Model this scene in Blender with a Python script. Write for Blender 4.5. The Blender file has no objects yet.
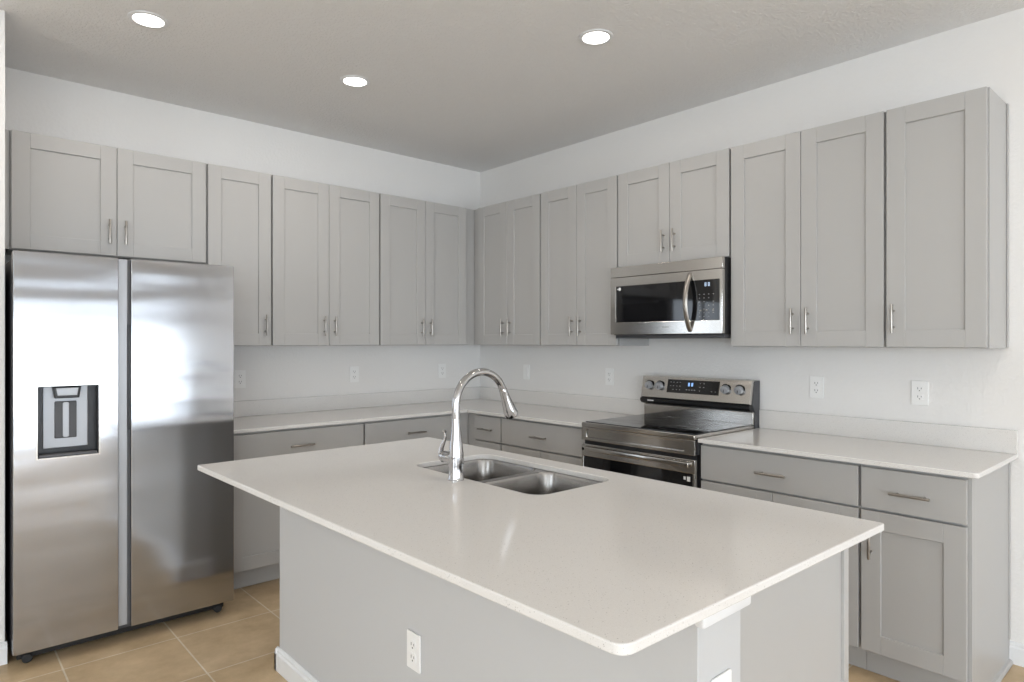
import bpy, bmesh, math, random
from mathutils import Vector, Matrix
from mathutils.geometry import delaunay_2d_cdt
S = bpy.context.scene
COL = S.collection
PI = math.pi

# ------------------------------------------------------------------ camera
cam_d = bpy.data.cameras.new('camera'); cam = bpy.data.objects.new('camera', cam_d); COL.objects.link(cam)
cam.location = (-3.5357, -4.3424, 1.4023)
cam.rotation_euler = (PI / 2, 0, -0.7319)
cam_d.sensor_width = 36.0
cam_d.lens = 654.6 / 1024 * 36.0
cam_d.shift_y = -(341.0 - 341.36) / 1024
cam_d.clip_start = 0.05
S.camera = cam

# ------------------------------------------------------------------ world, daylight, exposure
W = bpy.data.worlds.new('sky'); S.world = W; W.use_nodes = True
bg = W.node_tree.nodes['Background']
bg.inputs['Color'].default_value = (0.83, 0.92, 1.0, 1)
bg.inputs['Strength'].default_value = 8.5
S.view_settings.view_transform = 'Standard'
S.view_settings.look = 'None'
S.view_settings.gamma = 1
S.view_settings.use_curve_mapping = False
S.view_settings.exposure = 0.07

def area_light(name, loc, rot, sx, sy, power, color, shape='RECTANGLE', portal=False, spread=PI):
    d = bpy.data.lights.new(name, 'AREA'); d.shape = shape; d.size = sx
    if shape in ('RECTANGLE', 'ELLIPSE'): d.size_y = sy
    d.energy = power; d.color = color; d.spread = spread
    if portal: d.cycles.is_portal = True
    o = bpy.data.objects.new(name, d); COL.objects.link(o)
    o.location = loc; o.rotation_euler = rot
    return o

ROOM_S, ROOM_W, CEIL = -9.2, -7.6, 2.845
SOUTH_WINDOWS = [(-7.4, -5.2, 0.3, 2.5), (-4.9, -0.4, 0.0, 2.28)]          # x0, x1, z0, z1 in the wall at y = ROOM_S
WEST_WINDOWS = [(-8.2, -6.5, 0.5, 2.4), (-4.9, -3.4, 0.5, 2.4)]       # y0, y1, z0, z1 in the wall at x = ROOM_W
for (a, b, z0, z1) in SOUTH_WINDOWS:
    area_light('daylight_portal', ((a + b) / 2, ROOM_S - .16, (z0 + z1) / 2), (PI / 2, 0, 0), b - a, z1 - z0, 1, (1, 1, 1), portal=True)
for (a, b, z0, z1) in WEST_WINDOWS:
    area_light('daylight_portal', (ROOM_W - .16, (a + b) / 2, (z0 + z1) / 2), (PI / 2, 0, -PI / 2), b - a, z1 - z0, 1, (1, 1, 1), portal=True)
KITCHEN_LIGHTS = [(-2.787, -1.071), (-1.759, -1.063), (-1.166, -2.300)]
CAN_POWER, CAN_COLOR = 4.2, (1.0, 0.92, 0.84)

# ------------------------------------------------------------------ materials
def mat(name, color=(.8, .8, .8), rough=.5, metal=0.0, spec=.5, aniso=0.0, coat=0.0, emit=None, estr=1.0):
    m = bpy.data.materials.new(name); m.use_nodes = True
    b = m.node_tree.nodes['Principled BSDF']
    b.inputs['Base Color'].default_value = (*color, 1)
    b.inputs['Roughness'].default_value = rough
    b.inputs['Metallic'].default_value = metal
    b.inputs['Specular IOR Level'].default_value = spec
    b.inputs['Anisotropic'].default_value = aniso
    b.inputs['Coat Weight'].default_value = coat
    if emit:
        b.inputs['Emission Color'].default_value = (*emit, 1); b.inputs['Emission Strength'].default_value = estr
    return m
def nt(m):
    n = m.node_tree.nodes; l = m.node_tree.links
    return n, l, n['Principled BSDF']
def noise_bump(m, scale, dist, strength=.5, stretch=(1, 1, 1), detail=3.0, ramp=None):
    n, l, b = nt(m)
    g = n.new('ShaderNodeNewGeometry'); mp = n.new('ShaderNodeMapping'); mp.inputs['Scale'].default_value = stretch
    t = n.new('ShaderNodeTexNoise'); t.inputs['Scale'].default_value = scale; t.inputs['Detail'].default_value = detail
    bp = n.new('ShaderNodeBump'); bp.inputs['Strength'].default_value = strength; bp.inputs['Distance'].default_value = dist
    l.new(g.outputs['Position'], mp.inputs['Vector']); l.new(mp.outputs['Vector'], t.inputs['Vector'])
    src = t.outputs['Fac']
    if ramp:
        r = n.new('ShaderNodeValToRGB'); r.color_ramp.elements[0].position = ramp[0]; r.color_ramp.elements[1].position = ramp[1]
        l.new(src, r.inputs['Fac']); src = r.outputs['Color']
    l.new(src, bp.inputs['Height']); l.new(bp.outputs['Normal'], b.inputs['Normal'])
    return m

M_wall = noise_bump(mat('wall_paint', (.79, .775, .755), .75), 60, .002, .25, ramp=(.42, .62))
M_ceil = noise_bump(mat('ceiling_knockdown', (.82, .81, .80), .9), 75, .004, .5, ramp=(.44, .60))
M_trim = mat('white_trim_paint', (.78, .785, .79), .35)
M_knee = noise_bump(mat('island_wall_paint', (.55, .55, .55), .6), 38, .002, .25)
M_cab = mat('grey_cabinet_paint', (.43, .422, .41), .38)
M_cabin = mat('cabinet_underside', (.50, .48, .45), .6)
M_nickel = mat('brushed_nickel', (.40, .375, .345), .30, 1.0)
M_chrome = mat('chrome', (.50, .50, .51), .07, 1.0)
M_black = mat('black_plastic', (.012, .012, .013), .35)
M_blackglass = mat('black_glass', (.008, .008, .009), .05, 0, .6)
M_darkgrey = mat('dark_grey_casing', (.07, .07, .075), .45)
M_plastic = mat('white_plastic', (.86, .855, .84), .35)
M_slot = mat('outlet_slot', (.16, .155, .15), .6)
M_gap = mat('shadow_grey_plastic', (.10, .10, .105), .5)
M_silver = mat('silver_plastic', (.40, .41, .43), .35, .3)
M_lamp = mat('lamp_lens', (1, 1, 1), .5, emit=(1.0, .97, .92), estr=6.0)
M_disp = mat('blue_display_digits', (.1, .2, .4), .4, emit=(.35, .6, 1.0), estr=1.1)
M_legend = mat('grey_legend_print', (.30, .30, .30), .5)
M_frame = mat('window_frame_white', (.8, .8, .8), .4)
M_rubber = mat('black_rubber', (.02, .02, .02), .7)
M_shoe = mat('dark_caulk_line', (.10, .095, .09), .8)

def steel(name, color, rough, wave=0.0, aniso=.75, bands=(1, 1, 60)):
    m = mat(name, color, rough, 1.0, aniso=aniso)
    n, l, b = nt(m)
    g = n.new('ShaderNodeNewGeometry')
    mp = n.new('ShaderNodeMapping'); mp.inputs['Scale'].default_value = bands
    t = n.new('ShaderNodeTexNoise'); t.inputs['Scale'].default_value = 14; t.inputs['Detail'].default_value = 4
    l.new(g.outputs['Position'], mp.inputs['Vector']); l.new(mp.outputs['Vector'], t.inputs['Vector'])
    mr = n.new('ShaderNodeMapRange'); mr.inputs['To Min'].default_value = rough * .85; mr.inputs['To Max'].default_value = rough * 1.15
    l.new(t.outputs['Fac'], mr.inputs['Value']); l.new(mr.outputs['Result'], b.inputs['Roughness'])
    tg = n.new('ShaderNodeTangent'); tg.direction_type = 'RADIAL'; tg.axis = 'Z'
    l.new(tg.outputs['Tangent'], b.inputs['Tangent'])
    if wave:
        mp2 = n.new('ShaderNodeMapping'); mp2.inputs['Scale'].default_value = (.5, .5, 3.4)
        t2 = n.new('ShaderNodeTexNoise'); t2.inputs['Scale'].default_value = 1.6; t2.inputs['Detail'].default_value = 1
        bp = n.new('ShaderNodeBump'); bp.inputs['Strength'].default_value = 1.0; bp.inputs['Distance'].default_value = wave
        l.new(g.outputs['Position'], mp2.inputs['Vector']); l.new(mp2.outputs['Vector'], t2.inputs['Vector'])
        l.new(t2.outputs['Fac'], bp.inputs['Height']); l.new(bp.outputs['Normal'], b.inputs['Normal'])
    return m
M_fridge = steel('brushed_steel_fridge', (.44, .445, .46), .13, wave=.006, aniso=.55)
M_steel = steel('brushed_steel_appliance', (.56, .54, .51), .16)
M_sink = steel('satin_sink_steel', (.34, .33, .32), .24, aniso=.3)

def quartz():
    m = mat('speckled_white_quartz', (.72, .70, .675), .12, 0, .5)
    n, l, b = nt(m)
    g = n.new('ShaderNodeNewGeometry')
    def speck(scale, seed, lo, hi):
        mp = n.new('ShaderNodeMapping'); mp.inputs['Location'].default_value = (seed, seed * 2, seed * 3)
        v = n.new('ShaderNodeTexVoronoi'); v.inputs['Scale'].default_value = scale
        l.new(g.outputs['Position'], mp.inputs['Vector']); l.new(mp.outputs['Vector'], v.inputs['Vector'])
        sep = n.new('ShaderNodeSeparateColor'); l.new(v.outputs['Color'], sep.inputs['Color'])
        r = n.new('ShaderNodeMapRange'); r.inputs['From Min'].default_value = lo; r.inputs['From Max'].default_value = hi
        l.new(sep.outputs['Red'], r.inputs['Value'])
        d = n.new('ShaderNodeMapRange'); d.inputs['From Min'].default_value = .42; d.inputs['From Max'].default_value = .25
        l.new(v.outputs['Distance'], d.inputs['Value'])
        mu = n.new('ShaderNodeMath'); mu.operation = 'MULTIPLY'
        l.new(r.outputs['Result'], mu.inputs[0]); l.new(d.outputs['Result'], mu.inputs[1])
        return mu.outputs[0]
    base = (.72, .70, .675, 1)
    mixes = [(speck(420, 1, .55, 1.0), (.60, .585, .555, 1)), (speck(520, 7, .6, 1.0), (.80, .79, .78, 1)), (speck(330, 13, .94, .98), (.36, .34, .32, 1))]
    cur = None
    for fac, c in mixes:
        mx = n.new('ShaderNodeMix'); mx.data_type = 'RGBA'
        l.new(fac, mx.inputs['Factor'])
        if cur is None: mx.inputs['A'].default_value = base
        else: l.new(cur, mx.inputs['A'])
        mx.inputs['B'].default_value = c
        cur = mx.outputs['Result']
    l.new(cur, b.inputs['Base Color'])
    return m
M_quartz = quartz()

def tile():
    m = mat('tan_floor_tile', (.45, .35, .24), .45)
    n, l, b = nt(m)
    g = n.new('ShaderNodeNewGeometry')
    mp = n.new('ShaderNodeMapping'); mp.inputs['Location'].default_value = (2.645 + .4485 * 20, .979 + .4475 * 20 - .00, 0)
    l.new(g.outputs['Position'], mp.inputs['Vector'])
    br = n.new('ShaderNodeTexBrick'); br.offset = 0; br.squash = 1
    br.inputs['Scale'].default_value = 1; br.inputs['Mortar Size'].default_value = .0035; br.inputs['Mortar Smooth'].default_value = .1
    br.inputs['Brick Width'].default_value = .4485; br.inputs['Row Height'].default_value = .4475; br.inputs['Bias'].default_value = 0
    br.inputs['Color1'].default_value = (.57, .425, .255, 1); br.inputs['Color2'].default_value = (.595, .455, .29, 1)
    br.inputs['Mortar'].default_value = (.74, .66, .53, 1)
    l.new(mp.outputs['Vector'], br.inputs['Vector'])
    t = n.new('ShaderNodeTexNoise'); t.inputs['Scale'].default_value = 5; t.inputs['Detail'].default_value = 8; t.inputs['Roughness'].default_value = .65
    l.new(g.outputs['Position'], t.inputs['Vector'])
    r = n.new('ShaderNodeValToRGB'); r.color_ramp.elements[0].position = .3; r.color_ramp.elements[1].position = .7
    r.color_ramp.elements[0].color = (.74, .70, .64, 1); r.color_ramp.elements[1].color = (1.12, 1.12, 1.14, 1)
    l.new(t.outputs['Fac'], r.inputs['Fac'])
    mx = n.new('ShaderNodeMix'); mx.data_type = 'RGBA'; mx.blend_type = 'MULTIPLY'; mx.inputs['Factor'].default_value = 1
    l.new(br.outputs['Color'], mx.inputs['A']); l.new(r.outputs['Color'], mx.inputs['B'])
    l.new(mx.outputs['Result'], b.inputs['Base Color'])
    bp = n.new('ShaderNodeBump'); bp.inputs['Strength'].default_value = .6; bp.inputs['Distance'].default_value = .002; bp.invert = True
    l.new(br.outputs['Fac'], bp.inputs['Height']); l.new(bp.outputs['Normal'], b.inputs['Normal'])
    return m
M_tile = tile()

# ------------------------------------------------------------------ mesh builder
class B:
    def __init__(s): s.bm = bmesh.new()
    def _merge(s, t):
        me = bpy.data.meshes.new('tmp'); t.to_mesh(me); t.free(); s.bm.from_mesh(me); bpy.data.meshes.remove(me)
    def box(s, x0, x1, y0, y1, z0, z1, bev=0.0, seg=2):
        t = bmesh.new(); bmesh.ops.create_cube(t, size=1)
        for v in t.verts:
            v.co = Vector(((x0 + x1) / 2 + v.co.x * (x1 - x0), (y0 + y1) / 2 + v.co.y * (y1 - y0), (z0 + z1) / 2 + v.co.z * (z1 - z0)))
        if bev: bmesh.ops.bevel(t, geom=t.edges[:], offset=bev, segments=seg, affect='EDGES', profile=.5)
        s._merge(t); return s
    def cyl(s, p0, p1, r, r2=None, seg=24, bev=0.0):
        p0, p1 = Vector(p0), Vector(p1); r2 = r if r2 is None else r2
        t = bmesh.new(); L = (p1 - p0).length
        bmesh.ops.create_cone(t, cap_ends=True, segments=seg, radius1=r, radius2=r2, depth=L)
        if bev:
            e = [e for e in t.edges if all(abs(abs(v.co.z) - L / 2) < 1e-6 for v in e.verts)]
            bmesh.ops.bevel(t, geom=e, offset=bev, segments=3, affect='EDGES', profile=.5)
        q = (p1 - p0).to_track_quat('Z', 'Y')
        t.transform(Matrix.Translation((p0 + p1) / 2) @ q.to_matrix().to_4x4())
        s._merge(t); return s
    def lathe(s, prof, c=(0, 0, 0), axis='Z', seg=32):
        t = bmesh.new(); rings = []
        for (r, h) in prof:
            ring = []
            for k in range(seg):
                a = 2 * PI * k / seg
                ring.append(t.verts.new((r * math.cos(a), r * math.sin(a), h)))
            rings.append(ring)
        for i in range(len(rings) - 1):
            for k in range(seg):
                t.faces.new((rings[i][k], rings[i][(k + 1) % seg], rings[i + 1][(k + 1) % seg], rings[i + 1][k]))
        t.faces.new(rings[0][::-1]); t.faces.new(rings[-1])
        bmesh.ops.recalc_face_normals(t, faces=t.faces[:])
        if axis == 'X-': t.transform(Matrix.Rotation(-PI / 2, 4, 'Y'))
        if axis == 'Y-': t.transform(Matrix.Rotation(PI / 2, 4, 'X'))
        if axis == 'Y+': t.transform(Matrix.Rotation(-PI / 2, 4, 'X'))
        t.transform(Matrix.Translation(c)); s._merge(t); return s
    def tube(s, pts, rad, seg=20, sq=None):
        pts = [Vector(p) for p in pts]; n = len(pts)
        if not hasattr(rad, '__len__'): rad = [rad] * n
        t = bmesh.new(); up = None; rings = []
        for i in range(n):
            d = (pts[min(i + 1, n - 1)] - pts[max(i - 1, 0)]).normalized()
            if up is None:
                up = Vector((0, 1, 0)) if abs(d.y) < .9 else Vector((0, 0, 1))
            u = (up - d * up.dot(d)).normalized(); up = u; w = d.cross(u)
            ring = []
            for k in range(seg):
                a = 2 * PI * k / seg; ca, sa = math.cos(a), math.sin(a)
                fu, fw = (1, 1) if sq is None else sq
                ring.append(t.verts.new(pts[i] + (u * ca * fu + w * sa * fw) * rad[i]))
            rings.append(ring)
        for i in range(n - 1):
            for k in range(seg):
                t.faces.new((rings[i][k], rings[i][(k + 1) % seg], rings[i + 1][(k + 1) % seg], rings[i + 1][k]))
        t.faces.new(rings[0][::-1]); t.faces.new(rings[-1])
        bmesh.ops.recalc_face_normals(t, faces=t.faces[:])
        s._merge(t); return s
    def prism(s, loops, a0, a1, plane='XY', bev=0.0):
        """a 2-D outline (with optional holes) pushed through a thickness"""
        t = bmesh.new(); es = []
        for lp in loops:
            vs = [t.verts.new((p[0], p[1], 0)) for p in lp]
            for i in range(len(vs)): es.append(t.edges.new((vs[i], vs[(i + 1) % len(vs)])))
        if len(loops) == 1:
            t.faces.new(t.verts[:])
        else:
            t.free(); t = bmesh.new(); co = []; ed = []
            for lp in loops:
                k = len(co); co += [Vector((p[0], p[1])) for p in lp]; ed += [(k + i, k + (i + 1) % len(lp)) for i in range(len(lp))]
            vo, eo, fo, *_ = delaunay_2d_cdt(co, ed, [], 0, 1e-7)
            vs = [t.verts.new((p[0], p[1], 0)) for p in vo]
            def inside(x, y, lp):
                c = False; j = len(lp) - 1
                for i in range(len(lp)):
                    (xi, yi), (xj, yj) = lp[i][:2], lp[j][:2]
                    if (yi > y) != (yj > y) and x < (xj - xi) * (y - yi) / (yj - yi) + xi: c = not c
                    j = i
                return c
            for f in fo:
                cx = sum(vo[i][0] for i in f) / len(f); cy = sum(vo[i][1] for i in f) / len(f)
                if sum(inside(cx, cy, lp) for lp in loops) == 1: t.faces.new([vs[i] for i in f])
        r = bmesh.ops.extrude_face_region(t, geom=t.faces[:])
        for g in r['geom']:
            if isinstance(g, bmesh.types.BMVert): g.co.z = 1.0
        bmesh.ops.recalc_face_normals(t, faces=t.faces[:])
        for v in t.verts: v.co.z = a0 + (a1 - a0) * v.co.z
        if bev:
            e = [e for e in t.edges if len(e.link_faces) == 2 and e.calc_face_angle(0) > 1.2 and abs(e.verts[0].co.z - e.verts[1].co.z) < 1e-6]
            bmesh.ops.bevel(t, geom=e, offset=bev, segments=2, affect='EDGES', profile=.5)
        if plane == 'XZ':     # outline given as (x, z), pushed along y
            for v in t.verts: v.co = Vector((v.co.x, v.co.z, v.co.y))
        if plane == 'YZ':     # outline given as (y, z), pushed along x
            for v in t.verts: v.co = Vector((v.co.z, v.co.x, v.co.y))
        bmesh.ops.recalc_face_normals(t, faces=t.faces[:])
        s._merge(t); return s
    def sphere(s, c, r, sc=(1, 1, 1), seg=20):
        t = bmesh.new(); bmesh.ops.create_uvsphere(t, u_segments=seg, v_segments=seg // 2, radius=r)
        t.transform(Matrix.Translation(c) @ Matrix.Diagonal((*sc, 1))); s._merge(t); return s
    def xf(s, m): s.bm.transform(m); return s
    def obj(s, name, m, parent=None, label=None, angle=20):
        me = bpy.data.meshes.new(name); s.bm.to_mesh(me); s.bm.free()
        me.materials.append(m)
        for p in me.polygons: p.use_smooth = True
        me.set_sharp_from_angle(angle=math.radians(angle))
        o = bpy.data.objects.new(name, me); COL.objects.link(o)
        if parent: o.parent = parent
        if label: o['label'] = label
        return o
def thing(name, label, cat, loc=(0, 0, 0), rotz=0.0, group=None):
    o = bpy.data.objects.new(name, None); COL.objects.link(o); o.empty_display_size = .1
    o.location = loc; o.rotation_euler = (0, 0, rotz); o['label'] = label; o['category'] = cat
    if group: o['group'] = group
    return o
def struct(o): o['kind'] = 'structure'; return o
def rrect(x0, x1, y0, y1, r, n=6, corners=(1, 1, 1, 1)):
    """rounded rectangle, counter-clockwise from the x0,y0 corner; corners: (x0y0, x1y0, x1y1, x0y1)"""
    out = []
    for i, (cx, cy, a0) in enumerate(((x0 + r, y0 + r, PI), (x1 - r, y0 + r, 1.5 * PI), (x1 - r, y1 - r, 0), (x0 + r, y1 - r, .5 * PI))):
        if not corners[i]:
            out.append(((x0, y0), (x1, y0), (x1, y1), (x0, y1))[i]); continue
        for k in range(n + 1):
            a = a0 + .5 * PI * k / n
            out.append((cx + r * math.cos(a), cy + r * math.sin(a)))
    return out

# ------------------------------------------------------------------ room shell
T = .14
struct(B().box(ROOM_W - T, T, ROOM_S - T, T, -.12, 0).obj('floor', M_tile))
struct(B().box(ROOM_W - T, T, ROOM_S - T, T, CEIL, CEIL + .12).obj('ceiling', M_ceil))
struct(B().box(0, T, ROOM_S - T, T, 0, CEIL).obj('wall_right', M_wall))
struct(B().box(-3.272, 0, 0, T, 0, CEIL).obj('wall_back', M_wall))
struct(B().box(ROOM_W - T, -3.272, -.742, T, 0, CEIL, .004).obj('wall_left', M_wall))
def wall_with_openings(name, a0, a1, ops, plane, d0, d1):
    b = B(); xs = a0
    for (p, q, z0, z1) in sorted(ops):
        def seg(u0, u1, w0, w1):
            if u1 - u0 < 1e-4 or w1 - w0 < 1e-4: return
            if plane == 'X': b.box(u0, u1, d0, d1, w0, w1)
            else: b.box(d0, d1, u0, u1, w0, w1)
        seg(xs, p, 0, CEIL); seg(p, q, 0, z0); seg(p, q, z1, CEIL); xs = q
    seg(xs, a1, 0, CEIL)
    return struct(b.obj(name, M_wall))
wall_with_openings('wall_front', ROOM_W - T, T, SOUTH_WINDOWS, 'X', ROOM_S - T, ROOM_S)
wall_with_openings('wall_side', ROOM_S - T, T, WEST_WINDOWS, 'Y', ROOM_W - T, ROOM_W)
def thin_glass(name, tint):
    m = bpy.data.materials.new(name); m.use_nodes = True; n = m.node_tree.nodes; l = m.node_tree.links
    n.remove(n['Principled BSDF'])
    tr = n.new('ShaderNodeBsdfTransparent'); tr.inputs['Color'].default_value = (tint, tint, tint * 1.01, 1)
    gl = n.new('ShaderNodeBsdfGlossy'); gl.inputs['Roughness'].default_value = .02
    fr_ = n.new('ShaderNodeFresnel'); fr_.inputs['IOR'].default_value = 1.3
    mx = n.new('ShaderNodeMixShader'); l.new(fr_.outputs[0], mx.inputs[0]); l.new(tr.outputs[0], mx.inputs[1]); l.new(gl.outputs[0], mx.inputs[2])
    l.new(mx.outputs[0], n['Material Output'].inputs['Surface']); return m
M_tint = thin_glass('clear_door_glass', .90)
def window(n, p, q, z0, z1, plane, d, cols, rows):
    b = B(); f = .05
    def bar(u0, u1, w0, w1):
        if plane == 'X': b.box(u0, u1, d - .04, d + .02, w0, w1, .003)
        else: b.box(d - .04, d + .02, u0, u1, w0, w1, .003)
    bar(p, p + f, z0, z1); bar(q - f, q, z0, z1); bar(p, q, z0, z0 + f); bar(p, q, z1 - f, z1)
    for k in range(1, cols): u = p + (q - p) * k / cols; bar(u - .035, u + .035, z0, z1)
    for k in range(1, rows): w = z0 + (z1 - z0) * k / rows; bar(p, q, w - .02, w + .02)
    struct(b.obj('window_%d' % n, M_frame))
window(1, *SOUTH_WINDOWS[0], 'X', ROOM_S - .05, 1, 2)
window(2, *SOUTH_WINDOWS[1], 'X', ROOM_S - .05, 3, 1)
window(3, *WEST_WINDOWS[0], 'Y', ROOM_W - .05, 1, 2)
window(4, *WEST_WINDOWS[1], 'Y', ROOM_W - .05, 1, 2)
_a, _b, _z0, _z1 = SOUTH_WINDOWS[1]
_w2 = bpy.data.objects['window_2']
B().box(_a + .02, _b - .02, ROOM_S - .066, ROOM_S - .060, _z0 + .02, _z1 - .02).obj('window_pane', M_tint, _w2)
_bl = B()
for k in range(15):
    zc = _z1 - .07 - k * .042
    t_ = bmesh.new(); bmesh.ops.create_cube(t_, size=1)
    t_.transform(Matrix.Translation(((_a + _b) / 2, ROOM_S + .045, zc)) @ Matrix.Rotation(math.radians(38), 4, 'X') @ Matrix.Diagonal((_b - _a - .04, .050, .003, 1)))
    _bl._merge(t_)
_bl.box(_a + .02, _b - .02, ROOM_S + .015, ROOM_S + .075, _z1 - .045, _z1, .003)
_bl.box(_a + .02, _b - .02, ROOM_S + .020, ROOM_S + .070, _z1 - .715, _z1 - .690, .003)
_bl.obj('window_blind', M_frame, _w2)
# baseboards: stepped profile (distance from wall, height)
BBP = [(0, 0), (.016, 0), (.016, .070), (.011, .077), (.011, .086), (.004, .094), (0, .094)]
def baseboard_x(name, x, y0, y1, sgn):   # runs along y on a wall whose face is at x, thickness toward sgn
    o = B().prism([[(x + sgn * p[0], p[1]) for p in BBP]], y0, y1, 'XZ').obj(name, M_trim); return struct(o)
def baseboard_y(name, y, x0, x1):
    o = B().prism([[(y - p[0], p[1]) for p in BBP]], x0, x1, 'YZ').obj(name, M_trim); return struct(o)
baseboard_x('baseboard_right', 0, ROOM_S, -3.668, -1)
baseboard_y('baseboard_left', -.742, ROOM_W, -3.266)

# ------------------------------------------------------------------ cabinet parts (local: x along the run, front toward -y, back on the wall y = 0)
def shaker(b, x0, x1, z0, z1, yf, st=.075, th=.019, rec=.0095):
    yb = yf + th; c = .0014
    b.box(x0, x0 + st, yf, yb, z0, z1, c, 1); b.box(x1 - st, x1, yf, yb, z0, z1, c, 1)
    b.box(x0 + st, x1 - st, yf, yb, z1 - st, z1, c, 1); b.box(x0 + st, x1 - st, yf, yb, z0, z0 + st, c, 1)
    b.box(x0 + st - .004, x1 - st + .004, yf + rec, yb - .002, z0 + st - .004, z1 - st + .004)
    return b
def pull_v(x, z, yf, parent, L=.128):
    b = B(); y = yf - .030
    b.cyl((x, y, z - L / 2), (x, y, z + L / 2), .0058, seg=20, bev=.001)
    for s in (-1, 1): b.cyl((x, yf + .001, z + s * .036), (x, y, z + s * .036), .0046, seg=20)
    return b.obj('handle', M_nickel, parent, 'brushed nickel bar handle')
def pull_h(x, z, yf, parent, L=.145):
    b = B(); y = yf - .030
    b.cyl((x - L / 2, y, z), (x + L / 2, y, z), .0058, seg=20, bev=.001)
    for s in (-1, 1): b.cyl((x + s * .048, yf + .001, z), (x + s * .048, y, z), .0046, seg=20)
    return b.obj('handle', M_nickel, parent, 'brushed nickel bar handle')
def door_part(x0, x1, z0, z1, yf, root, hx, hz):
    d = shaker(B(), x0, x1, z0, z1, yf).obj('door', M_cab, root)
    pull_v(hx, hz, yf, d)
def upper(label, loc, rotz, w, z0, z1, doors, handle=None, fill=None, group=None, ext=0.0, x_fill_side=None):
    """wall cabinet: doors = 1 or 2; handle = 'L'/'R' for one door; fill = (x0, x1) filler strip; ext = body carried past the left end"""
    t = thing('wall_cabinet', label, 'cabinet', loc, rotz, group)
    yb, yf = -.304, -.330
    g = .0008
    b = B().box(g - ext, w - g, yb, -.003, z0, z1, .0008, 1)
    b.obj('cabinet_body', M_cab, t)
    dz0, dz1 = z0 + .003, z1 - .003
    r = .006
    if doors == 2:
        m = w / 2
        door_part(r, m - .0015, dz0, dz1, yf, t, m - .0015 - .036, z0 + .128)
        door_part(m + .0015, w - r, dz0, dz1, yf, t, m + .0015 + .036, z0 + .128)
    else:
        hx = r + .030 if handle == 'L' else w - r - .036
        door_part(r, w - r, dz0, dz1, yf, t, hx, z0 + .128)
    if fill:
        B().box(fill[0], fill[1], yb - .001, yb + .016, z0 + .001, z1 - .001, .0008, 1).obj('filler_strip', M_cab, t)
    return t
ZB, ZT = 1.374, 2.440
UG = 'grey shaker wall cabinets'
RR = -PI / 2
# back wall, left to right
FR = upper('short two-door grey wall cabinet directly above the refrigerator', (-3.224, 0, 0), 0, .912, 1.855, ZT, 2, fill=(-.046, .0), group=UG)
upper('narrow single-door grey wall cabinet just right of the one above the refrigerator', (-2.312, 0, 0), 0, .381, ZB, ZT, 1, 'R', group=UG)
upper('tall two-door grey wall cabinet in the middle of the refrigerator wall', (-1.931, 0, 0), 0, .762, ZB, ZT, 2, group=UG)
upper('tall two-door grey wall cabinet on the refrigerator wall next to the room corner', (-1.169, 0, 0), 0, .768, ZB, ZT, 2, fill=(.768, .862), group=UG)
# right wall, corner to the near end (local x runs toward -y)
upper('tall two-door grey wall cabinet on the range wall beside the room corner', (0, -.366, 0), RR, .701, ZB, ZT, 2, fill=(-.060, 0), group=UG, ext=.364)
upper('tall two-door grey wall cabinet just left of the microwave', (0, -1.067, 0), RR, .686, ZB, ZT, 2, group=UG)
upper('short two-door grey wall cabinet directly above the microwave', (0, -1.753, 0), RR, .764, 1.855, ZT, 2, group=UG)
upper('tall two-door grey wall cabinet just right of the microwave', (0, -2.517, 0), RR, .759, ZB, ZT, 2, group=UG)
END = upper('single-door grey wall cabinet at the near end of the range wall with its side exposed', (0, -3.276, 0), RR, .384, ZB, ZT, 1, 'L', group=UG)
B().box(.384, .389, -.022, -.003, ZB, ZT, .001, 1).obj('scribe_moulding', M_cab, END)

CT = .914; CTH = .020
def base(label, loc, rotz, w, doors, handle=None, fill=None, group=None, ext=0.0, endpanel=False):
    t = thing('base_cabinet', label, 'cabinet', loc, rotz, group)
    yb, yf = -.601, -.625; top = CT - CTH - .001; g = .0008
    B().box(g - ext, w - g, yb, -.003, .112, top, .0008, 1).obj('cabinet_body', M_cab, t)
    tx0, tx1 = (g - ext - (.148 if fill and fill[0] < 0 else 0), w - g + (.145 if fill and fill[0] > 0 else 0))
    B().box(tx0, tx1, -.546, -.50, .002, .111).obj('toe_kick', M_cab, t)
    r = .006
    dr = B().box(r, w - r, yf, yf + .019, .712, .880, .0018, 2).obj('drawer', M_cab, t)
    pull_h(w / 2, .790, yf, dr)
    z0, z1 = .120, .702
    if doors == 2:
        m = w / 2
        door_part(r, m - .0015, z0, z1, yf, t, m - .038, z1 - .128)
        door_part(m + .0015, w - r, z0, z1, yf, t, m + .038, z1 - .128)
    else:
        hx = r + .040 if handle == 'L' else w - r - .040
        door_part(r, w - r, z0, z1, yf, t, hx, z1 - .130)
    if fill:
        B().box(fill[0], fill[1], yb - .002, yb + .017, .114, top, .0008, 1).obj('filler_strip', M_cab, t)
    if endpanel:
        B().prism([[(-.546, .002), (-.003, .002), (-.003, top), (-.600, top), (-.600, .112), (-.575, .112), (-.560, .105), (-.548, .085)]], w - .0005, w + .006, 'YZ', .0008).obj('end_panel', M_cab, t)
        B().prism([[(w + .006, .002), (w + .022, .002), (w + .020, .010), (w + .015, .017), (w + .006, .020)]], -.545, -.016, 'XZ').obj('shoe_moulding', M_cab, t)
        B().box(w + .006, w + .010, -.022, -.003, .104, top - .002, .0008, 1).obj('scribe_moulding', M_cab, t)
    return t
BG = 'grey shaker base cabinets'
base('wide grey base cabinet with one drawer beside the refrigerator', (-2.294, 0, 0), 0, .838, 2, group=BG)
base('wide grey base cabinet with one drawer on the refrigerator wall next to the corner', (-1.456, 0, 0), 0, .761, 2, fill=(.761, .852), group=BG, ext=0)
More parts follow.
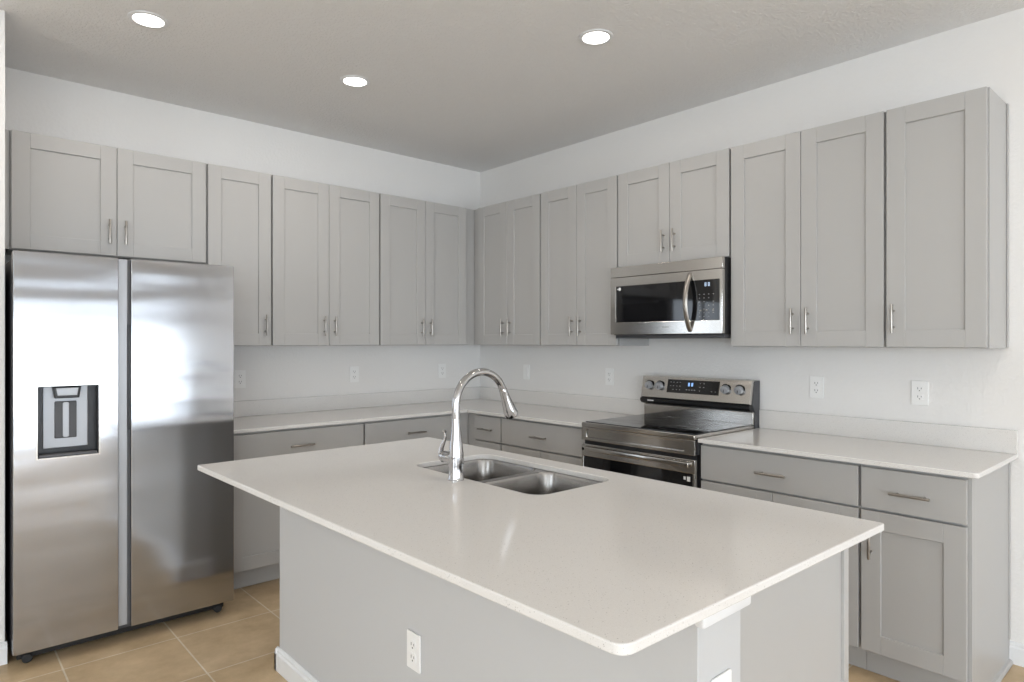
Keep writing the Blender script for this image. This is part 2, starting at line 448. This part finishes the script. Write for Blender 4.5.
base('narrow grey base cabinet with one small drawer nearest the inside corner of the counter', (0, -.697, 0), RR, .293, 1, 'R', fill=(-.093, 0), group=BG, ext=.0)
base('wide grey base cabinet with one drawer just left of the range', (0, -.990, 0), RR, .763, 2, group=BG)
base('wide grey base cabinet with one drawer just right of the range', (0, -2.519, 0), RR, .758, 2, group=BG)
base('narrow grey base cabinet at the near end of the range wall with exposed side panel', (0, -3.277, 0), RR, .384, 1, 'L', group=BG, endpanel=True)

# ------------------------------------------------------------------ wall countertops
t = thing('countertop', 'speckled white L-shaped countertop wrapping the room corner from refrigerator to range', 'countertop', (0, 0, CT - CTH))
B().prism([[(-2.300, -.003), (-2.300, -.648), (-.648, -.648), (-.648, -1.756), (-.003, -1.756), (-.003, -.003)]], 0, CTH, 'XY', .003).obj('counter_slab', M_quartz, t)
B().box(-2.300, -.0235, -.022, -.003, CTH, CTH + .102, .0015).obj('backsplash', M_quartz, t)
B().box(-.022, -.003, -1.756, -.003, CTH, CTH + .102, .0015).obj('backsplash', M_quartz, t)
t = thing('countertop', 'speckled white straight countertop to the right of the range', 'countertop', (0, -2.523, CT - CTH))
B().prism([rrect(-.648, -.003, -1.174, 0, .018, 6, (1, 0, 0, 0))], 0, CTH, 'XY', .003).obj('counter_slab', M_quartz, t)
B().box(-.022, -.003, -1.174, 0, CTH, CTH + .102, .0015).obj('backsplash', M_quartz, t)

# ------------------------------------------------------------------ refrigerator
fr = thing('refrigerator', 'stainless steel side-by-side refrigerator with water and ice dispenser in left door', 'refrigerator', (-3.256, -.882, 0))
# local: x 0..0.906, y 0 = door face, +y back
FW, FZ0, FZ1 = .906, .072, 1.788
B().box(.004, FW - .004, .075, .845, .045, 1.765, .004).obj('refrigerator_body', M_darkgrey, fr)
B().box(.02, FW - .02, .095, .12, .016, .06).obj('kick_grille', M_black, fr)
DX0, DX1, DZ0, DZ1 = .080, .314, .892, 1.211
ld = B().prism([rrect(0, .388, FZ0, FZ1, .004, 2), rrect(DX0, DX1, DZ0, DZ1, .006, 3)], 0, .070, 'XZ', .002).obj('left_door', M_fridge, fr)
ld.name = 'door'
rd = B().prism([rrect(.440, FW, FZ0, FZ1, .004, 2)], 0, .070, 'XZ', .002).obj('door', M_fridge, fr)
B().box(.388, .427, .012, .066, FZ0 + .01, FZ1 - .004, .003).obj('handle_channel', M_silver, ld, 'recessed vertical silver grip')
B().box(.428, .439, .022, .069, FZ0 + .004, FZ1 - .004, .001).obj('door_gap_filler', M_gap, rd, 'dark filler for the shaded door gap')  # dark filler gives the gap between the doors its shade
B().box(.4275, .4395, .008, .0215, .99, 1.48, .001).obj('gap_shade_strip', M_black, rd, 'black strip for the shade in the door gap')  # black strip stands in for the deep shade of the gap at grip height
# dispenser in the left door
dp = B().prism([rrect(DX0 - .003, DX1 + .003, DZ0 - .003, DZ1 + .003, .006, 3), rrect(DX0 + .004, DX1 - .004, DZ0 + .004, DZ1 - .004, .004, 3)], -.003, .006, 'XZ').obj('dispenser', M_steel, ld, 'water and ice dispenser set in the door')
b = B()
b.box(DX0 + .002, DX0 + .006, .004, .069, DZ0 + .002, DZ1 - .002); b.box(DX1 - .006, DX1 - .002, .004, .069, DZ0 + .002, DZ1 - .002)
b.box(DX0 + .004, DX1 - .004, .004, .069, DZ0 + .002, DZ0 + .007); b.box(DX0 + .004, DX1 - .004, .004, .069, DZ1 - .006, DZ1 - .002)
b.box(DX0 + .004, DX1 - .004, .063, .069, DZ0 + .004, DZ1 - .004)
b.obj('dispenser_recess', M_black, dp)
B().box(.108, .276, .050, .064, .930, DZ1 - .008, .003).obj('back_panel', M_silver, dp, 'pale silver panel')
B().box(.150, .232, .042, .052, .972, 1.136, .004).obj('paddle', M_darkgrey, dp, 'dark grey lever pad')
B().prism([rrect(.179, .203, .976, 1.132, .008, 4)], .036, .043, 'XZ', .002).obj('paddle_rib', M_silver, dp)
B().prism([[(.140, DZ1 - .008), (.148, DZ1 - .060), (.238, DZ1 - .060), (.246, DZ1 - .008)]], .014, .058, 'XZ', .004).obj('spout_housing', M_black, dp)
B().prism([[(.151, DZ1 - .014), (.157, DZ1 - .048), (.229, DZ1 - .048), (.235, DZ1 - .014)]], .008, .016, 'XZ', .002).obj('spout_cover', M_silver, dp)
b = B().box(DX0 + .010, DX1 - .010, .006, .060, DZ0 + .006, DZ0 + .016, .002)
b.obj('drip_tray', M_gap, dp)
for x in (.055, FW - .055):
    B().lathe([(.002, -.018), (.016, -.018), (.020, -.014), (.020, .014), (.016, .018), (.002, .018)], (x, .085, .0215), 'Y-', 20).obj('roller', M_rubber, fr)
for x in (.030, FW - .030):
    B().box(x - .022, x + .022, .09, .17, 1.7655, 1.782, .003).obj('hinge_cover', M_darkgrey, fr)

# ------------------------------------------------------------------ island
IX0, IX1, IY0, IY1 = -2.405, -1.670, -3.630, -1.597
isl = thing('kitchen_island', 'white-walled kitchen island base with grey end panel under the large countertop', 'island', (0, 0, 0))
top = CT - CTH - .001
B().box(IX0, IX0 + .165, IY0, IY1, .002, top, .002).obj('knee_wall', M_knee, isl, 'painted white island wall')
b = B().prism([[(IX0 + .167, IY0 + .012), (IX1 - .012, IY0 + .012), (IX1 - .012, IY1 - .004), (IX0 + .167, IY1 - .004)],
               [(IX0 + .170, -2.95), (IX1 - .030, -2.95), (IX1 - .030, -2.10), (IX0 + .170, -2.10)]], .130, top)
b.box(IX0 + .167, IX1 - .012, IY0 + .012, IY1 - .004, .112, .130)
b.obj('cabinet_body', M_cab, isl)
B().box(IX0 + .167, IX1 - .075, IY0 + .012, IY1 - .004, .002, .112).obj('toe_kick', M_cab, isl)
B().box(IX0 + .1655, IX1 - .030, IY0 + .006, IY0 + .012, .002, top, .0008, 1).obj('end_panel', M_cab, isl, 'flat grey end panel')
B().box(IX1 - .030, IX1, IY0 - .002, IY0 + .017, .112, top, .001, 1).obj('corner_stile', M_cab, isl)
for k in range(4):
    y1 = IY0 + .030 + k * .50; y0 = y1 + .49
    d = B(); shaker(d, 0, .49, .120, top - .008, 0)
    d.xf(Matrix.Translation((IX1 + .007, y0 - .49, 0)) @ Matrix.Rotation(PI / 2, 4, 'Z'))
    d.obj('door', M_cab, isl)
# baseboard round the knee wall
def bb_strip_y(x, y0, y1):  # face toward -x
    return B().prism([[(x - p[0], p[1] + .001) for p in BBP]], y0, y1, 'XZ')
b = bb_strip_y(IX0, IY0 - .016, IY1 + .016)
b.prism([[(IY0 - p[0], p[1] + .001) for p in BBP]], IX0 - .016, IX0 + .165, 'YZ')
b.prism([[(IY1 + p[0], p[1] + .001) for p in BBP]], IX0 - .016, IX0 + .165, 'YZ')
b.obj('baseboard', M_trim, isl)
# cap moulding at the top of the knee wall's near end (steps out under the counter)
b = B().box(IX0 - .010, IX0 + .176, IY0 - .020, IY0 + .004, .843, top, .007, 3)
b.obj('cap_moulding', M_trim, isl)

ic = thing('countertop', 'large speckled white island countertop with undermount sink cutout', 'countertop', (0, 0, CT - CTH))
CX0, CX1, CY0, CY1 = -2.718, -1.613, -3.694, -1.577
SX0, SX1, SY0, SY1 = -2.098, -1.715, -2.862, -2.145
def rpoly(P, rad, n=6):
    out = []
    for i, p in enumerate(P):
        p = Vector(p); a = (Vector(P[i - 1]) - p).normalized(); c = (Vector(P[(i + 1) % len(P)]) - p).normalized(); r = rad[i]
        for k in range(n + 1):
            t_ = k / n; out.append(tuple((p + a * r) * (1 - t_) ** 2 + p * 2 * t_ * (1 - t_) + (p + c * r) * t_ ** 2))
    return out
B().prism([rpoly([(-2.706, -3.684), (-1.614, -3.704), (-1.618, -1.572), (-2.734, -1.587)], (.032, .010, .012, .010)), rrect(SX0, SX1, SY0, SY1, .060, 8)], 0, CTH, 'XY', .003).obj('counter_slab', M_quartz, ic)

# sink: rim plate with two bowls
sk = thing('sink', 'stainless steel undermount double-bowl sink set into the island countertop', 'sink', (0, 0, CT - CTH))
e = .012
mid = (SY0 + SY1) / 2 
def bowl(y0, y1, depth):
    bm = bmesh.new(); rings = []
    x0, x1 = SX0 - e + .008, SX1 + e - .008
    for (ins, z, r) in ((0, -.002, .062), (.003, -.012, .062), (.010, -.12, .060), (.016, -depth + .03, .058), (.026, -depth + .010, .052), (.045, -depth, .040)):
        rings.append([bm.verts.new((p[0], p[1], z)) for p in rrect(x0 + ins, x1 - ins, y0 + ins, y1 - ins, r, 8)])
    cx, cy = (x0 + x1) / 2, (y0 + y1) / 2; n = len(rings[0])
    for i in range(len(rings) - 1):
        for k in range(n): bm.faces.new((rings[i][k], rings[i][(k + 1) % n], rings[i + 1][(k + 1) % n], rings[i + 1][k]))
    dr = [bm.verts.new((cx + .045 * (v.co.x - cx) / math.hypot(v.co.x - cx, v.co.y - cy), cy + .045 * (v.co.y - cy) / math.hypot(v.co.x - cx, v.co.y - cy), -depth - .004)) for v in rings[-1]]
    for k in range(n): bm.faces.new((rings[-1][k], rings[-1][(k + 1) % n], dr[(k + 1) % n], dr[k]))
    bm.faces.new(dr)
    # outer skin, 1.5 mm out
    bmesh.ops.recalc_face_normals(bm, faces=bm.faces[:])
    bmesh.ops.solidify(bm, geom=bm.faces[:], thickness=.0012)
    b = B(); b._merge(bm)
    o = b.obj('bowl', M_sink, sk, angle=60)
    d = B().lathe([(.002, -.012), (.020, -.012), (.024, -.003), (.040, .001), (.043, .0025), (.044, 0), (.030, -.016), (.002, -.016)][::-1], (cx, cy, -depth - .001), 'Z', 32).obj('drain', M_chrome, o)
    return o
gapd = .014
bowl(SY0 - e + .008, mid - gapd, .20)
bowl(mid + gapd, SY1 + e - .008, .20)
x0, x1 = SX0 - e + .008, SX1 + e - .008
B().prism([rrect(SX0 - .03, SX1 + .011, SY0 - .03, SY1 + .03, .064, 8), rrect(x0, x1, SY0 - e + .008, mid - gapd, .062, 8), rrect(x0, x1, mid + gapd, SY1 + e - .008, .062, 8)], -.0025, -.0005, 'XY').obj('rim', M_sink, sk)

# faucet
FX, FY = -2.140, -2.494
fa = thing('faucet', 'tall chrome gooseneck pull-down kitchen faucet standing on the island beside the sink', 'faucet', (FX, FY, CT))
B().lathe([(.002, 0), (.0285, 0), (.0285, .004), (.027, .008), (.0265, .050), (.0275, .075), (.0262, .095), (.0225, .125), (.0182, .160), (.0155, .190), (.0142, .215), (.002, .215)], (0, 0, 0), 'Z', 36).obj('faucet_body', M_chrome, fa)
pts = [(0, 0, .214), (0, 0, .236), (0, 0, .254)]
R_, cxa, cza = .114, .114, .263
for k in range(0, 25):
    a = PI - (PI + math.radians(-24)) * k / 24
    pts.append((cxa + R_ * math.cos(a), 0, cza + R_ * math.sin(a)))
B().tube(pts, .0138, 24).obj('spout', M_chrome, fa)
ex, ez = pts[-1][0], pts[-1][2]; dx, dz = math.sin(math.radians(24)), -math.cos(math.radians(24))
hp = [(ex + dx * s, 0, ez + dz * s) for s in (-.002, .004, .012, .045, .075, .098, .112, .116)]
B().tube(hp, [.0138, .0155, .0155, .0180, .0230, .0270, .0262, .0220], 28).obj('spray_head', M_chrome, fa)
B().tube([(ex + dx * .116, 0, ez + dz * .116), (ex + dx * .118, 0, ez + dz * .118)], .018, 24).obj('spray_face', M_gap, fa)
hb = B().cyl((0, .012, .075), (0, .066, .075), .0190, .0190, 24, .002)
hb.cyl((0, .064, .075), (0, .080, .075), .0205, .0185, 24, .003)
hl = hb.obj('handle', M_chrome, fa)
lp = [(0, .074, .064), (0, .088, .070), (.001, .092, .084), (.001, .086, .106), (.001, .074, .126), (.001, .066, .142), (.001, .068, .158), (.001, .073, .166)]
def smooth(P, n=6):
    out = []
    for i in range(len(P) - 1):
        p0 = Vector(P[max(i - 1, 0)]); p1 = Vector(P[i]); p2 = Vector(P[i + 1]); p3 = Vector(P[min(i + 2, len(P) - 1)])
        for k in range(n):
            t_ = k / n
            out.append(.5 * ((2 * p1) + (-p0 + p2) * t_ + (2 * p0 - 5 * p1 + 4 * p2 - p3) * t_ ** 2 + (-p0 + 3 * p1 - 3 * p2 + p3) * t_ ** 3))
    out.append(Vector(P[-1])); return out
sp = smooth(lp)
B().tube(sp, [.013 - .0075 * min(1, i / (len(sp) * .6)) + (.002 if i > len(sp) * .85 else 0) for i in range(len(sp))], 16).obj('lever', M_chrome, hl)

# ------------------------------------------------------------------ range (local: x along run 0..w, front -y)
rg = thing('range', 'stainless steel freestanding electric range with black glass cooktop and rear knobs', 'range', (0, -1.760, 0), RR)
w = .755
B().box(.004, w - .004, -.618, -.030, .06, .905, .003).obj('range_body', M_darkgrey, rg)
ct = B().box(0, w, -.668, -.060, .905, .931, .004).obj('cooktop', M_steel, rg)
gl = B().box(.012, w - .012, -.645, -.085, .9305, .9340, .001).obj('glass_surface', M_blackglass, ct, 'black glass hob')
for (bx, by, br_) in ((.20, -.50, .095), (.55, -.50, .105), (.20, -.23, .075), (.55, -.23, .090)):
    B().prism([[(bx + br_ * math.cos(2 * PI * k / 48), by + br_ * math.sin(2 * PI * k / 48)) for k in range(48)],
               [(bx + (br_ - .0015) * math.cos(2 * PI * k / 48), by + (br_ - .0015) * math.sin(2 * PI * k / 48)) for k in range(48)]], .9340, .9343, 'XY').obj('burner_ring', M_gap, gl, 'thin grey burner outline')
# front panel with a recessed field
fp = B().prism([rrect(0, w, .828, .904, .003, 2), rrect(.036, w - .060, .845, .893, .004, 3)], -.668, -.655, 'XZ', .0015)
fp.box(.030, w - .050, -.658, -.640, .838, .900)
fp.obj('front_panel', M_steel, rg)
B().box(.002, w - .002, -.640, -.618, .06, .828).obj('door_gap', M_black, rg)
od = B().box(0, w, -.664, -.642, .735, .806, .003)
od.box(0, .012, -.664, -.642, .16, .736, .002); od.box(w - .012, w, -.664, -.642, .16, .736, .002); od.box(0, w, -.664, -.642, .16, .20, .002)
od = od.obj('oven_door', M_steel, rg)
B().box(.012, w - .012, -.661, -.645, .20, .735, .001).obj('oven_window', M_blackglass, od, 'black glass oven window')
hd = B().box(.016, w - .026, -.686, -.675, .768, .792, .004, 3)
hd.box(.018, .038, -.686, -.662, .770, .790, .003); hd.box(w - .048, w - .028, -.686, -.662, .770, .790, .003)
hd.obj('handle', M_steel, od)
b = B().box(w - .066, w - .054, -.6625, -.6605, .700, .716); b.box(w - .046, w - .028, -.6625, -.6605, .694, .718)
b.obj('sticker', M_plastic, od, 'small white stickers on the black glass')
B().box(0, w, -.664, -.642, .062, .152, .003).obj('drawer', M_steel, rg)
for x in (.06, w - .06):
    for y in (-.58, -.09):
        B().cyl((x, y, 0.0), (x, y, .061), .016, .016, 16).obj('foot', M_black, rg)
# backguard
bgp = [(-.004, .906), (-.078, .906), (-.092, .985), (-.088, 1.000), (-.120, 1.050), (-.088, 1.184), (-.060, 1.190), (-.004, 1.190)]
B().prism([[(p[0], p[1]) for p in [(-.010, .906), (-.060, .906), (-.060, 1.000), (-.090, 1.046), (-.064, 1.176), (-.010, 1.180)]]], .010, w + .006, 'YZ', .002).obj('backguard_body', M_darkgrey, rg)
B().box(.010, w, -.078, -.061, .9315, 1.004, .002).obj('backguard', M_steel, rg, 'polished lower steel splash panel')
ang = math.atan2(.032, .135)
# control panel: a tilted slab from (y -.112, z 1.048) up to (y -.082, z 1.184)
cp = B().prism([[(-.112, 1.046), (-.120, 1.052), (-.090, 1.182), (-.062, 1.186), (-.062, 1.178), (-.092, 1.048)]], .014, w + .001, 'YZ', .0015).obj('control_panel', M_steel, rg, 'tilted steel control panel')
def onp(x, z, off=0.0):   # point on the tilted face
    tz = (z - 1.052) / .130
    n = Vector((0, -.130, -.030)).normalized()
    return Vector((x, -.120 + .030 * tz, z)) + n * off
nrm = Vector((0, -.130, -.030)).normalized()
tiltM = Matrix.Rotation(-math.atan2(.030, .130), 4, 'X')
def tilted_box(b, x0, x1, z0, z1, o0, o1):
    t_ = bmesh.new(); vs = []
    for off in (o0, o1):
        for (x, z) in ((x0, z0), (x1, z0), (x1, z1), (x0, z1)): vs.append(t_.verts.new(onp(x, z, off)))
    for f in ((0, 1, 2, 3), (7, 6, 5, 4), (0, 4, 5, 1), (1, 5, 6, 2), (2, 6, 7, 3), (3, 7, 4, 0)): t_.faces.new([vs[i] for i in f])
    bmesh.ops.recalc_face_normals(t_, faces=t_.faces[:]); b._merge(t_); return b
dsp = tilted_box(B(), .205, .560, 1.088, 1.168, -.001, .0015).obj('display_panel', M_blackglass, cp, 'black glass clock display')
b = B()
SEG = {'8': 'abcdefg', '2': 'abged', '1': 'bc', '0': 'abcdef'}
def digit(b, ch, x, z, s, surf, o0, o1):
    k = .16 * s
    box = {'a': (0, s * .55, s - k, s), 'g': (0, s * .55, s / 2 - k / 2, s / 2 + k / 2), 'd': (0, s * .55, 0, k),
           'f': (0, k, s / 2, s), 'b': (s * .55 - k, s * .55, s / 2, s), 'e': (0, k, 0, s / 2), 'c': (s * .55 - k, s * .55, 0, s / 2)}
    for c in SEG[ch]:
        q = box[c]; surf(b, x + q[0], x + q[1], z + q[2], z + q[3], o0, o1)
for i, ch in enumerate('88'): digit(b, ch, .352 + i * .018 + (.004 if i else 0), 1.132, .020, tilted_box, .0015, .0022)
b.obj('digits', M_disp, dsp, 'glowing pale blue digits')
b = B(); random.seed(4)
for zz in (1.150, 1.128, 1.106):
    for xx in (.225, .245, .270, .292, .430, .455, .485, .510, .535):
        if random.random() < .75: tilted_box(b, xx, xx + .008, zz, zz + .003, .0015, .0019)
for xx in (.340, .358, .376, .394): tilted_box(b, xx, xx + .010, 1.108, 1.112, .0015, .0019)
b.obj('legends', M_legend, dsp, 'tiny grey key legends')['kind'] = 'stuff'
for kx in (.074, .152, .604, .690):
    p = onp(kx, 1.130)
    k = B().cyl(p - nrm * .001, p + nrm * .004, .0290, .0280, 32, .001).obj('knob', M_blackglass, cp, 'round knob with steel cap on a dark ring')
    B().cyl(p + nrm * .004, p + nrm * .030, .0245, .0225, 32, .003).obj('knob_cap', M_silver, k)
    up_ = Vector((0, .030, .130)).normalized()
    B().cyl(p + nrm * .0295 - up_ * .015, p + nrm * .0295 + up_ * .015, .0022, .0022, 8).obj('knob_mark', M_gap, k)
# black lip under the control panel
lipb = B().prism([[(-.079, 1.006), (-.108, 1.012), (-.122, 1.024), (-.124, 1.040), (-.116, 1.0455), (-.079, 1.044)]], .010, w + .002, 'YZ', .003).obj('vent_lip', M_black, rg, 'black vent bar')
b = B().box(.070, .115, -.1262, -.1235, 1.028, 1.034); b.obj('warning_label', M_plastic, lipb, 'small white print on the bar')

# ------------------------------------------------------------------ microwave
mw = thing('microwave', 'stainless steel over-the-range microwave with black window and curved handle', 'microwave', (0, -1.758, 1.420), RR)
w = .757
MZ0, MZ1 = .024, .432
B().box(.004, w - .002, -.375, -.004, MZ0 - .004, MZ1, .003).obj('microwave_body', M_black, mw)
B().box(.010, w - .010, -.365, -.01, 0, MZ0 - .004, .003).obj('vent_base', M_darkgrey, mw)
B().box(.24, .36, -.34, -.24, -.003, .0005, .001).obj('cooktop_lamp', M_silver, mw)
B().box(.0, w, -.400, -.376, MZ1 - .062, MZ1, .003).obj('vent_strip', M_steel, mw, 'plain steel strip along the top')
GX0, GX1, GZ0, GZ1 = .042, .740, .096, .314
md = B().prism([rrect(0, w, MZ0, MZ1 - .064, .004, 2), rrect(GX0, GX1, GZ0, GZ1, .003, 2)], -.402, -.376, 'XZ', .002).obj('door', M_steel, mw)
B().box(GX0, .533, -.3995, -.378, GZ0, GZ1).obj('door_window', M_blackglass, md, 'black glass window')
cpn = B().box(.5345, GX1, -.3995, -.378, GZ0, GZ1).obj('keypad_panel', M_blackglass, md, 'black glass keypad panel')
def fbox(b, x0, x1, z0, z1, o0, o1): return b.box(x0, x1, -.3995 - o1, -.3995 - o0, z0, z1)
b = B()
for i, ch in enumerate('88'): digit(b, ch, .650 + i * .020, .280, .020, fbox, 0, .0006)
b.obj('digits', mat('pale_display', (.3, .35, .4), .4, emit=(.6, .75, 1.0), estr=.6), cpn, 'pale lit clock digits')
b = B()
for r in range(7):
    for c in range(4):
        if (r * 4 + c) % 5 != 3: fbox(b, .615 + c * .028, .622 + c * .028, .115 + r * .020, .119 + r * .020, 0, .0005)
for c in range(3): b.cyl((.622 + c * .040, -.3995, .150), (.622 + c * .040, -.4003, .150), .0055, seg=14)
b.obj('legends', M_legend, cpn, 'grey keypad legends')['kind'] = 'stuff'
b = B().cyl((.070, -.3993, .298), (.070, -.4005, .298), .0095, seg=24); b.box(.050, .058, -.4003, -.3993, .295, .299)
b.obj('sticker', M_plastic, md, 'small round white sticker')
b = B()
for i in range(9): b.box(.375 + i * .006, .3785 + i * .006, -.4028, -.4015, .060, .066)
b.obj('brand_print', M_legend, md, 'tiny grey illegible lettering')
pts = []
for k in range(25):
    s = k / 24; z = .040 + s * .312
    pts.append((.560, -.402 - .050 * math.sin(PI * s) ** .75 + .004, z))
B().tube(pts, .0125, 18, sq=(.75, 1.15)).obj('handle', M_nickel, md, 'tall curved steel handle')

# ------------------------------------------------------------------ outlets and switch
def plate(name, label, cat, loc, rotz, switch=False):
    t = thing(name, label, cat, loc, rotz)
    B().prism([rrect(-.036, .036, -.058, .058, .004, 3)], -.006, -.0006, 'XZ', .0015).obj('cover_plate', M_plastic, t)
    if switch:
        r = B().prism([rrect(-.0165, .0165, -.034, .034, .002, 2)], -.0095, -.0055, 'XZ', .001).obj('rocker', M_plastic, t)
    else:
        for s in (-1, 1):
            rc = B().prism([rrect(-.0165, .0165, s * .0195 - .0145, s * .0195 + .0145, .008, 5)], -.0082, -.0055, 'XZ', .0008).obj('receptacle', M_plastic, t)
            z = s * .0195
            b = B().box(-.0085, -.0060, -.0086, -.0080, z - .002, z + .008); b.box(.0060, .0085, -.0086, -.0080, z - .001, z + .007)
            b.cyl((0, -.0080, z - .008), (0, -.0086, z - .008), .0028, seg=12)
            b.obj('slots', M_slot, rc)
    return t
plate('wall_outlet', 'white double outlet on the back wall just right of the refrigerator', 'outlet', (-2.010, 0, 1.158), 0)
plate('wall_outlet', 'white double outlet in the middle of the back wall above the counter', 'outlet', (-1.191, 0, 1.161), 0)
plate('wall_outlet', 'white double outlet on the back wall nearest the room corner', 'outlet', (-.401, 0, 1.163), 0)
plate('light_switch', 'white rocker switch plate on the range wall nearest the room corner', 'switch', (0, -.583, 1.161), RR, True)
plate('wall_outlet', 'white double outlet on the range wall just left of the range', 'outlet', (0, -1.422, 1.157), RR)
plate('wall_outlet', 'white double outlet on the range wall closer to the right side of the range', 'outlet', (0, -2.835, 1.159), RR)
plate('wall_outlet', 'white double outlet on the range wall above the near end of the right counter', 'outlet', (0, -3.320, 1.156), RR)
plate('wall_outlet', 'white double outlet low on the long white side of the island', 'outlet', (IX0, -2.633, .444), RR)
plate('wall_outlet', 'white double outlet on the narrow near end of the island wall', 'outlet', (-2.323, IY0, .664), 0)

# ------------------------------------------------------------------ recessed ceiling lights
def downlight(label, x, y, power, group):
    t = thing('recessed_light', label, 'ceiling light', (x, y, CEIL), 0, group)
    ring = [(.062, -.0005), (.082, -.0005), (.081, -.004), (.074, -.006), (.065, -.006), (.062, -.004)]
    bm = bmesh.new(); seg = 48; R = [[bm.verts.new((r * math.cos(2 * PI * k / seg), r * math.sin(2 * PI * k / seg), z)) for k in range(seg)] for (r, z) in ring]
    for i in range(len(R)):
        j = (i + 1) % len(R)
        for k in range(seg): bm.faces.new((R[i][k], R[i][(k + 1) % seg], R[j][(k + 1) % seg], R[j][k]))
    bmesh.ops.recalc_face_normals(bm, faces=bm.faces[:])
    b = B(); b._merge(bm); b.obj('trim_ring', M_trim, t)
    B().cyl((0, 0, -.0045), (0, 0, -.0008), .0625, seg=48).obj('lamp_lens', M_lamp, t)
    a = area_light('lamp_glow', (0, 0, -.014), (0, 0, 0), .13, .13, power, CAN_COLOR, 'DISK'); a.parent = t
    return t
LG = 'recessed ceiling downlights'
downlight('round recessed ceiling light on the left, above the front of the refrigerator', *KITCHEN_LIGHTS[0], CAN_POWER, LG)
downlight('round recessed ceiling light farthest back, lowest and smallest of the three in view', *KITCHEN_LIGHTS[1], CAN_POWER, LG)
downlight('round recessed ceiling light on the right, between the island and the range', *KITCHEN_LIGHTS[2], CAN_POWER, LG)
for i, (x, y) in enumerate([(-3.0, -4.3), (-1.2, -4.3), (-5.6, -2.2), (-5.6, -5.0), (-3.0, -6.8), (-1.2, -6.8), (-5.6, -7.6)]):  # unseen lights, added as fill from behind the camera
    downlight('added round ceiling fill light, unseen, over the living area behind the camera', x, y, CAN_POWER, 'added fill lights of the living area')
